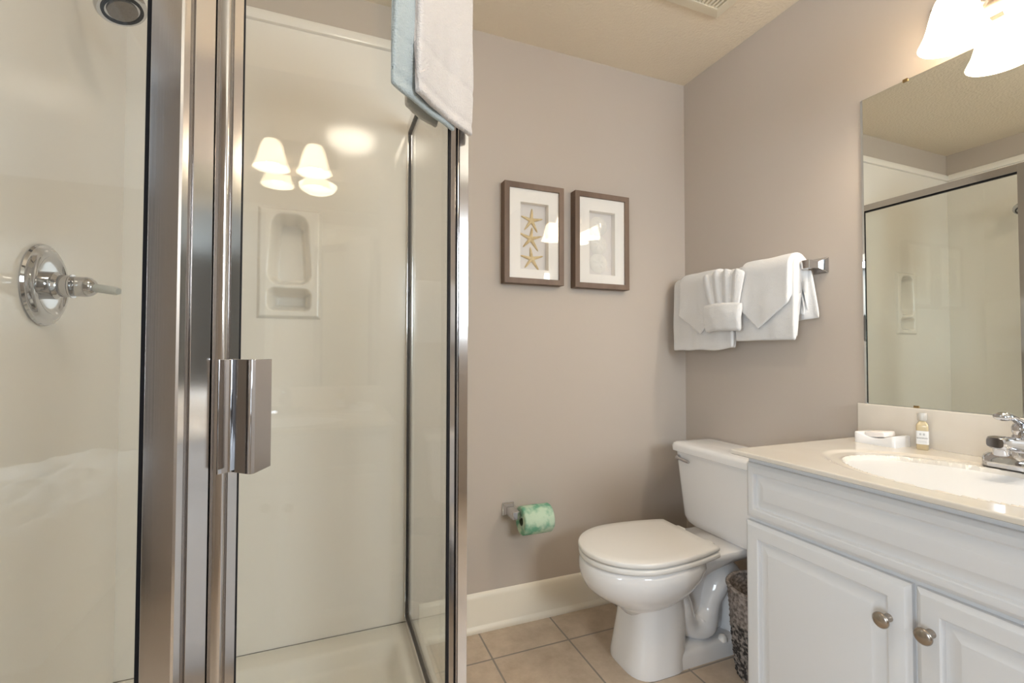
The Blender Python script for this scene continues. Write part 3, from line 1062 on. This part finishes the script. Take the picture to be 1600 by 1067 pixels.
def weave(rf, z0, z1, nz, amp, rows):
    rings = []
    for i in range(nz + 1):
        t = i / nz
        z = z0 + (z1 - z0) * t
        ring = []
        for k in range(96):
            a = 2 * PI * k / 96
            r = rf(z) + amp * math.sin(a * 24 + (PI if int(t * rows) % 2 else 0)) * abs(math.sin(t * rows * PI))
            ring.append((WX + r * math.cos(a), WY + r * math.sin(a), z))
        rings.append(ring)
    return rings


rad = lambda z: 0.088 + 0.030 * (z / 0.315) ** 0.8
mb = MB()
mb.loft(weave(rad, 0.001, 0.190, 48, 0.0045, 12), True, False)
mb.build('lattice_body', 'wicker_dark', wb, angle=60)
mb = MB()
R1 = weave(rad, 0.190, 0.300, 40, 0.0022, 14)
R2 = [[(WX + (p[0] - WX) * 0.94, WY + (p[1] - WY) * 0.94, p[2]) for p in r] for r in R1[::-1]]
mb.loft(R1 + R2, False, False)
mb.build('woven_band', 'wicker', wb, angle=60)
mb = MB()
seg = 60
pts = [(WX + (rad(0.304) - 0.002) * math.cos(2 * PI * k / seg), WY + (rad(0.304) - 0.002) * math.sin(2 * PI * k / seg), 0.304) for k in range(seg)]
rings = []
for k in range(seg):
    a = 2 * PI * k / seg
    cc = Vector((math.cos(a), math.sin(a), 0))
    rings.append([Vector(pts[k]) + cc * 0.007 * math.cos(q) + Vector((0, 0, 0.007 * math.sin(q))) for q in [2 * PI * j / 10 + k * 0.5 for j in range(10)]])
mb.loft(rings + [rings[0]], False, False)
mb.build('rolled_rim', 'wicker', wb)

# ------------------------------------------------------------------ vanity
VY0, VY1 = -1.640, -0.812
CXF = -0.507
van = thing('vanity_cabinet', (-0.26, (VY0 + VY1) / 2, 0), 'white vanity cabinet with raised-panel drawer front and two doors below the sink', 'vanity cabinet')
mb = MB()
mb.box((CXF, VY0, 0.095), (-0.001, VY1, 0.8245))
mb.box((CXF + 0.06, VY0 + 0.002, 0.0), (-0.001, VY1 - 0.002, 0.095))
mb.build('carcass', 'cabinet', van, smooth=False)


def raised(y0, y1, z0, z1, fw, name):
    """raised-panel front facing -x; concentric rings (inset, height above CXF)"""
    prof = [(0.0, 0.0005), (0.0, 0.0115), (0.0015, 0.0135), (0.005, 0.0155), (0.008, 0.0185), (0.011, 0.0198), (fw - 0.006, 0.0200), (fw - 0.003, 0.0185), (fw - 0.0015, 0.0150), (fw, 0.0105), (fw + 0.004, 0.0095),
            (fw + 0.006, 0.0098), (fw + 0.026, 0.0180), (fw + 0.028, 0.0190), (fw + 0.0305, 0.0195)]
    rings = [[(CXF - h, y0 + i, z0 + i), (CXF - h, y1 - i, z0 + i), (CXF - h, y1 - i, z1 - i), (CXF - h, y0 + i, z1 - i)] for i, h in prof]
    return MB().loft(rings).build(name, 'cabinet', van, smooth=True, angle=24)


raised(VY0, VY1 - 0.004, 0.652, 0.8035, 0.030, 'drawer_front')
d1 = raised(-1.2175, VY1 - 0.001, 0.105, 0.640, 0.046, 'door')
d2 = raised(VY0, -1.2265, 0.105, 0.640, 0.046, 'door')


def knob(parent, y, z):
    MB().lathe([(0.0085, 0), (0.0085, 0.002), (0.0060, 0.006), (0.0058, 0.016), (0.0085, 0.020), (0.0150, 0.0235), (0.0163, 0.026), (0.0160, 0.0285), (0.0135, 0.031), (0.008, 0.0325), (0.0, 0.033)], (CXF - 0.0198, y, z), (-1, 0, 0), 36).build('knob', 'nickel', parent, angle=50)['label'] = 'round brushed nickel knob'


knob(d1, -1.1785, 0.554)
knob(d2, -1.2535, 0.562)

# countertop with integral bowl
CT0, CT1 = 0.8250, 0.8380
CX0, CY0, CY1 = -0.559, -1.665, -0.795
BCX, BCY = -0.300, -1.225
ct = thing('washbasin_counter', (-0.28, BCY, CT0), 'cream cultured-marble vanity top with moulded oval basin and backsplash', 'washbasin')


def edge(t, r=0.0035):
    return r - math.sqrt(max(0.0, r * r - (r - min(t, r)) ** 2))


def top(u, v):
    x, y = CX0 + (-0.001 - CX0) * u, CY0 + (CY1 - CY0) * v
    z = CT1
    e = min(x - CX0, y - CY0, CY1 - y)
    z -= edge(e)
    q = math.hypot((x - BCX) / 0.205, (y - BCY) / 0.315)
    z -= 0.0045 * smoothstep(1.0, 0.93, q)
    q2 = math.hypot((x - BCX + 0.012) / 0.172, (y - BCY) / 0.252)
    if q2 < 1.06:
        z += 0.0025 * math.exp(-((q2 - 1.0) / 0.025) ** 2)
    if q2 < 1:
        z -= 0.118 * (1 - q2 ** 2.6) ** 0.72
    return (x, y, z)


mb = MB()
nu, nv = 130, 200
us = [edge_i for edge_i in (0, 0.001, 0.003, 0.006, 0.010, 0.014)] + [0.014 + (1 - 0.014) * i / nu for i in range(1, nu + 1)]
vs = [0, 0.0006, 0.002, 0.004, 0.0065, 0.0095] + [0.0095 + 0.981 * i / nv for i in range(1, nv)] + [1 - q for q in (0.0095, 0.0065, 0.004, 0.002, 0.0006, 0)]
V = [[mb.v(top(a, b)) for b in vs] for a in us]
for i in range(len(us) - 1):
    for j in range(len(vs) - 1):
        mb.face((V[i][j], V[i + 1][j], V[i + 1][j + 1], V[i][j + 1]))
# skirt down the visible edges and a partial underside
rim = [V[i][0] for i in range(len(us) - 1, -1, -1)] + [V[0][j] for j in range(1, len(vs))] + [V[i][-1] for i in range(1, len(us))]
low = [mb.v((p.co.x, p.co.y, CT0 + 0.002)) for p in rim]
low2 = [mb.v((p.co.x + (0.003 if p.co.x < CX0 + 0.05 else 0), min(max(p.co.y, CY0 + 0.003), CY1 - 0.003), CT0)) for p in rim]
low3 = [mb.v((max(p.co.x, CX0 + 0.10), min(max(p.co.y, CY0 + 0.02), CY1 - 0.02), CT0)) for p in rim]
for A, B in ((rim, low), (low, low2), (low2, low3)):
    for k in range(len(A) - 1):
        mb.face((A[k], A[k + 1], B[k + 1], B[k]))
mb.build('countertop', 'counter', ct, angle=50)
MB().box((-0.0205, CY0, CT1 - 0.001), (-0.0008, CY1 - 0.012, 0.951), 0.003, 3).build('backsplash', 'counter', ct)
MB().lathe([(0.024, 0), (0.024, 0.002), (0.018, 0.004), (0.0, 0.003)], (BCX - 0.012, BCY, CT1 - 0.1222), (0, 0, 1), 28).build('drain', 'chrome', ct)

# faucet
FX, FY, FZ = -0.100, -1.232, CT1 - 0.0005
fa = thing('faucet', (FX, FY, FZ), 'chrome single-lever basin faucet on the vanity top under the mirror', 'faucet')
mb = MB()


def stad(hy, hx, z, n=24):
    out = []
    for k in range(n):
        a = 2 * PI * k / n
        c, s = math.cos(a), math.sin(a)
        y = math.copysign(max(0, hy - hx), s) if abs(s) > 1e-9 else 0
        out.append((FX + hx * c, FY + y + hx * s, FZ + z))
    return out


mb.loft([stad(0.077, 0.028, 0), stad(0.077, 0.028, 0.017), stad(0.074, 0.026, 0.026), stad(0.066, 0.022, 0.032), stad(0.050, 0.018, 0.034)])
mb.build('base_plate', 'chrome', fa, angle=50)
MB().lathe([(0.027, 0.015), (0.026, 0.045), (0.025, 0.070), (0.022, 0.080), (0.018, 0.085)], (FX, FY, FZ), (0, 0, 1), 36).build('body', 'chrome', fa)
mb = MB()
rings = []
for x, z, hy, hz in ((0.010, 0.052, 0.020, 0.018), (-0.010, 0.056, 0.021, 0.018), (-0.040, 0.062, 0.021, 0.017), (-0.075, 0.068, 0.0205, 0.016), (-0.105, 0.072, 0.020, 0.0155), (-0.124, 0.0735, 0.0185, 0.0145), (-0.131, 0.0735, 0.015, 0.011)):
    rings.append([(FX + x, FY + hy * math.copysign(abs(math.cos(2 * PI * k / 24)) ** 0.6, math.cos(2 * PI * k / 24)), FZ + z + hz * math.copysign(abs(math.sin(2 * PI * k / 24)) ** 0.6, math.sin(2 * PI * k / 24))) for k in range(24)])
mb.loft(rings)
mb.build('spout', 'chrome', fa, angle=60)
MB().lathe([(0.0135, 0), (0.0135, 0.016), (0.012, 0.019), (0.009, 0.019)], (FX - 0.106, FY, FZ + 0.062), (0, 0, -1), 28).build('aerator', 'chrome', fa)
MB().lathe([(0.020, 0.083), (0.0225, 0.090), (0.0225, 0.100), (0.019, 0.108), (0.010, 0.113), (0.0, 0.114)], (FX, FY, FZ), (0, 0, 1), 32).build('handle_dome', 'chrome', fa)
mb = MB()
rings = []
for x, z, hy, hz in ((0.004, 0.106, 0.012, 0.007), (-0.020, 0.114, 0.011, 0.006), (-0.050, 0.124, 0.012, 0.006), (-0.076, 0.130, 0.0145, 0.0085), (-0.092, 0.131, 0.0160, 0.0105), (-0.102, 0.131, 0.0150, 0.0095), (-0.107, 0.131, 0.010, 0.006)):
    rings.append([(FX + x, FY + hy * math.cos(2 * PI * k / 20), FZ + z + hz * math.sin(2 * PI * k / 20)) for k in range(20)])
mb.loft(rings)
mb.build('lever', 'chrome', fa, angle=60)
MB().lathe([(0.003, 0), (0.003, 0.040), (0.006, 0.042), (0.006, 0.048), (0.0, 0.050)], (FX + 0.036, FY, FZ), (0, 0, 1), 14).build('lift_rod', 'chrome', fa)

# soap dish, soap, bottle
sd = thing('soap_dish', (-0.066, -0.905, CT1), 'white rectangular ceramic soap dish with dipped top on the vanity top', 'soap dish')
SDY0, SDY1, SDX0, SDX1 = -0.962, -0.850, -0.106, -0.030
mb = MB()
ns = 24
rings = []
for i in range(ns + 1):
    t = i / ns
    y = SDY1 + (SDY0 - SDY1) * t
    dip = 0.032 - 0.013 * math.sin(PI * min(1, max(0, (t - 0.08) / 0.84))) ** 1.2
    i_ = 0.003 if i in (0, ns) else 0
    rings.append([(SDX0 + i_, y, CT1 - 0.0005), (SDX1 - i_, y, CT1 - 0.0005), (SDX1 - i_, y, CT1 + dip - 0.003), (SDX1 - 0.003 - i_, y, CT1 + dip), (SDX0 + 0.003 + i_, y, CT1 + dip), (SDX0 + i_, y, CT1 + dip - 0.003)])
mb.loft(rings)
mb.build('dish', 'ceramic', sd, angle=50)
so = MB().box((-0.030, -0.020, -0.0075), (0.030, 0.034, 0.0075), 0.003, 3).build('soap_bar', 'soap')
so.location = (-0.068, -0.908, CT1 + 0.0305)
so.rotation_euler = (math.radians(-6), 0, math.radians(4))
tag(so, 'small wrapped pale soap bar lying on the white dish', 'soap')

bx, by = -0.047, -1.000
bo = thing('toiletry_bottle', (bx, by, CT1), 'small amber toiletry bottle with white label and clear cap, beside the soap dish', 'bottle')
P0 = (bx, by, CT1)


def bring(s, z, n=6):
    P = round_poly([(bx - 0.0135 * s, by - 0.0135 * s), (bx + 0.0135 * s, by - 0.0135 * s), (bx + 0.0135 * s, by + 0.0135 * s), (bx - 0.0135 * s, by + 0.0135 * s)], 0.006 * s, n)
    return [(p.x, p.y, CT1 + z) for p in P]


MB().loft([bring(0.85, 0.0), bring(1, 0.003), bring(1, 0.066), bring(0.97, 0.071), bring(0.72, 0.077), bring(0.55, 0.080), bring(0.55, 0.086)]).build('bottle_body', 'amber', bo, angle=50)
MB().lathe([(0.0105, 0.082), (0.0115, 0.084), (0.0115, 0.103), (0.0105, 0.105), (0.0, 0.105)], P0, (0, 0, 1), 28).build('cap', 'clear', bo)
MB().loft([[(p[0] + (p[0] - bx) * 0.03, p[1] + (p[1] - by) * 0.03, p[2]) for p in bring(1, z)] for z in (0.016, 0.054)], False, False).build('label', 'label', bo, angle=50)


def text_on(parent, body, size, loc, m, name):
    c = bpy.data.curves.new(name, 'FONT')
    c.body = body
    c.size = size
    c.align_x = 'CENTER'
    c.extrude = 0.0001
    c.materials.append(M[m])
    tmp = bpy.data.objects.new(name, c)
    COL.objects.link(tmp)
    me = bpy.data.meshes.new_from_object(tmp.evaluated_get(bpy.context.evaluated_depsgraph_get()))
    bpy.data.objects.remove(tmp)
    bpy.data.curves.remove(c)
    o = bpy.data.objects.new(name, me)
    COL.objects.link(o)
    o.parent = parent
    o.location = Vector(loc) - root_loc(parent)
    o.rotation_euler = (PI / 2, 0, -PI / 2)
    return o


text_on(bo, 'SHAMPOO', 0.0050, (bx - 0.01415, by, CT1 + 0.032), 'ink', 'lettering')
mb = MB()
for dy in (-0.0038, 0.0038):
    mb.box((bx - 0.0142, by + dy - 0.0022, CT1 + 0.0415), (bx - 0.0140, by + dy + 0.0022, CT1 + 0.0475))
mb.build('emblem', 'ink_pale', bo, smooth=False)
bo.rotation_euler.z = 0.42
mb = MB()
mb.box((bx - 0.0142, by - 0.009, CT1 + 0.025), (bx - 0.0140, by + 0.009, CT1 + 0.0256)).box((bx - 0.0142, by - 0.009, CT1 + 0.022), (bx - 0.0140, by + 0.009, CT1 + 0.0226))
mb.build('fine_print', 'ink_pale', bo, smooth=False)

# ------------------------------------------------------------------ mirror
MY0, MY1, MZ0, MZ1 = -1.660, -0.8205, 0.9515, 1.946
mi = thing('wall_mirror', (0, -1.24, MZ0), 'large frameless mirror on the right wall standing on the backsplash', 'mirror')
mb = MB()
mb.box((-0.006, MY0, MZ0), (-0.0008, MY1 - 0.0088, MZ1))
mb.prism([(-0.0008, MY1), (-0.0030, MY1), (-0.0066, MY1 - 0.0088), (-0.0008, MY1 - 0.0088)], MZ0, MZ1)
mb.build('glass_edge', 'mirror_edge', mi, smooth=False)
mb = MB()
mb.box((-0.0066, MY0 + 0.0015, MZ0 + 0.0015), (-0.0060, MY1 - 0.0089, MZ1 - 0.0015))
mb.build('mirror_face', 'mirror', mi, smooth=False)
for y, z, s in ((-0.953, MZ1, 1), (-0.966, MZ0, -1), (-1.50, MZ1, 1), (-1.50, MZ0, -1)):
    mb = MB()
    a, b = sorted((z - 0.006 * s, z + 0.0035 * s))
    mb.box((-0.0092, y - 0.007, a), (-0.0068, y + 0.007, b), 0.0008)
    mb.build('clip', 'brass', mi)['label'] = 'small brass mirror clip'

# ------------------------------------------------------------------ vanity light
vl = thing('vanity_light', (0, -1.2125, 2.05), 'two-shade vanity wall light with bell glass shades glowing above the mirror', 'wall light')
MB().box((-0.024, -1.400, 1.998), (-0.0008, -1.025, 2.108), 0.004, 3).build('back_plate', 'nickel', vl)
SHZ = 1.930
for sy in (-1.125, -1.300):
    mb = MB()
    a = spline([(-0.022, sy, 2.060), (-0.050, sy, 2.075), (-0.085, sy, 2.110), (-0.112, sy, 2.118), (-0.120, sy, 2.100), (-0.120, sy, 2.085)], 5)
    mb.tube(a, 0.0075, 14)
    mb.lathe([(0.030, 0), (0.030, 0.006), (0.020, 0.010), (0.008, 0.012)], (-0.024, sy, 2.060), (-1, 0, 0), 24)
    mb.build('arm', 'nickel', vl)
    MB().lathe([(0.010, 0.160), (0.024, 0.156), (0.033, 0.146), (0.034, 0.124), (0.030, 0.122)], (-0.120, sy, SHZ), (0, 0, 1), 32).build('fitter', 'nickel', vl)
    prof = [(0.0745, 0.0), (0.0735, 0.003), (0.0690, 0.012), (0.0620, 0.028), (0.0560, 0.048), (0.0510, 0.070), (0.0455, 0.092), (0.0385, 0.112), (0.0290, 0.128)]
    sp = MB()
    inner = [(r - 0.004, z) for r, z in prof[::-1]]
    sp.lathe(prof + inner, (-0.120, sy, SHZ), (0, 0, 1), 48, False, False)
    # close the lip
    o = sp.build('lamp_shade', 'shade', vl, angle=60)
    bulb('vanity_bulb', (-0.120, sy, SHZ + 0.035), VANITY_BULB, WARM, 0.028)

# ------------------------------------------------------------------ ceiling fittings
DXc, DYc = -1.51, -1.17
dl = thing('ceiling_light', (DXc, DYc, H), 'round frosted dome light on the ceiling above the shower door, seen only as a reflection', 'ceiling light')
MB().lathe([(0.150, 0.0005), (0.152, 0.020), (0.140, 0.026)], (DXc, DYc, H), (0, 0, -1), 48).build('pan', 'nickel', dl)
MB().lathe([(0.138, 0.024), (0.134, 0.045), (0.115, 0.070), (0.080, 0.088), (0.040, 0.097), (0.0, 0.099)], (DXc, DYc, H), (0, 0, -1), 48).build('dome', 'dome', dl)

vt = thing('exhaust_vent', (-0.39, -0.60, H), 'square cream exhaust fan grille on the textured ceiling', 'vent')
VX0, VX1, VYa, VYb = -0.560, -0.220, -0.770, -0.430


def vr(i, h):
    return [(VX0 + i, VYa + i, H - h), (VX1 - i, VYa + i, H - h), (VX1 - i, VYb - i, H - h), (VX0 + i, VYb - i, H - h)]


MB().loft([vr(0, 0.0005), vr(0, 0.006), vr(0.004, 0.010), vr(0.040, 0.016), vr(0.046, 0.016), vr(0.046, 0.004)], False, True).build('grille_frame', 'vent', vt, smooth=False)
mb = MB()
n = 15
for k in range(n):
    x = VX0 + 0.050 + (VX1 - VX0 - 0.100) * (k + 0.5) / n
    mb.box((x - 0.0045, VYa + 0.047, H - 0.0145), (x + 0.0045, VYb - 0.047, H - 0.0045))
mb.build('grille', M['vent'], vt, smooth=False)

# ------------------------------------------------------------------ bed in the next room (seen reflected in the shower glass)
bed = thing('bed', (-3.35, -3.45, 0), 'bed with rumpled white linen in the next room, seen reflected in the shower glass', 'bed')
MB().box((-4.2, -4.3, 0.0), (-2.56, -2.72, 0.26), 0.02).build('base', 'casing', bed)
MB().box((-4.2, -4.3, 0.26), (-2.56, -2.72, 0.38), 0.05, 4).build('mattress', 'duvet', bed)


def duvet(u, v):
    x, y = -4.22 + 1.70 * u, -4.30 + 1.62 * v
    e = min(u, 1 - u, 1 - v) * 6
    z = 0.42 + 0.085 * noise.noise((x * 2.2, y * 2.2, 0.3)) + 0.09 * abs(noise.noise((x * 4.2, y * 4, 1.7))) + 0.02 * noise.noise((x * 13, y * 11, 4.0))
    z -= 0.22 * smoothstep(0.35, 0.0, e)
    return (x, y, z)


MB().grid(duvet, 90, 90).build('duvet', 'duvet', bed, solid=0.02)
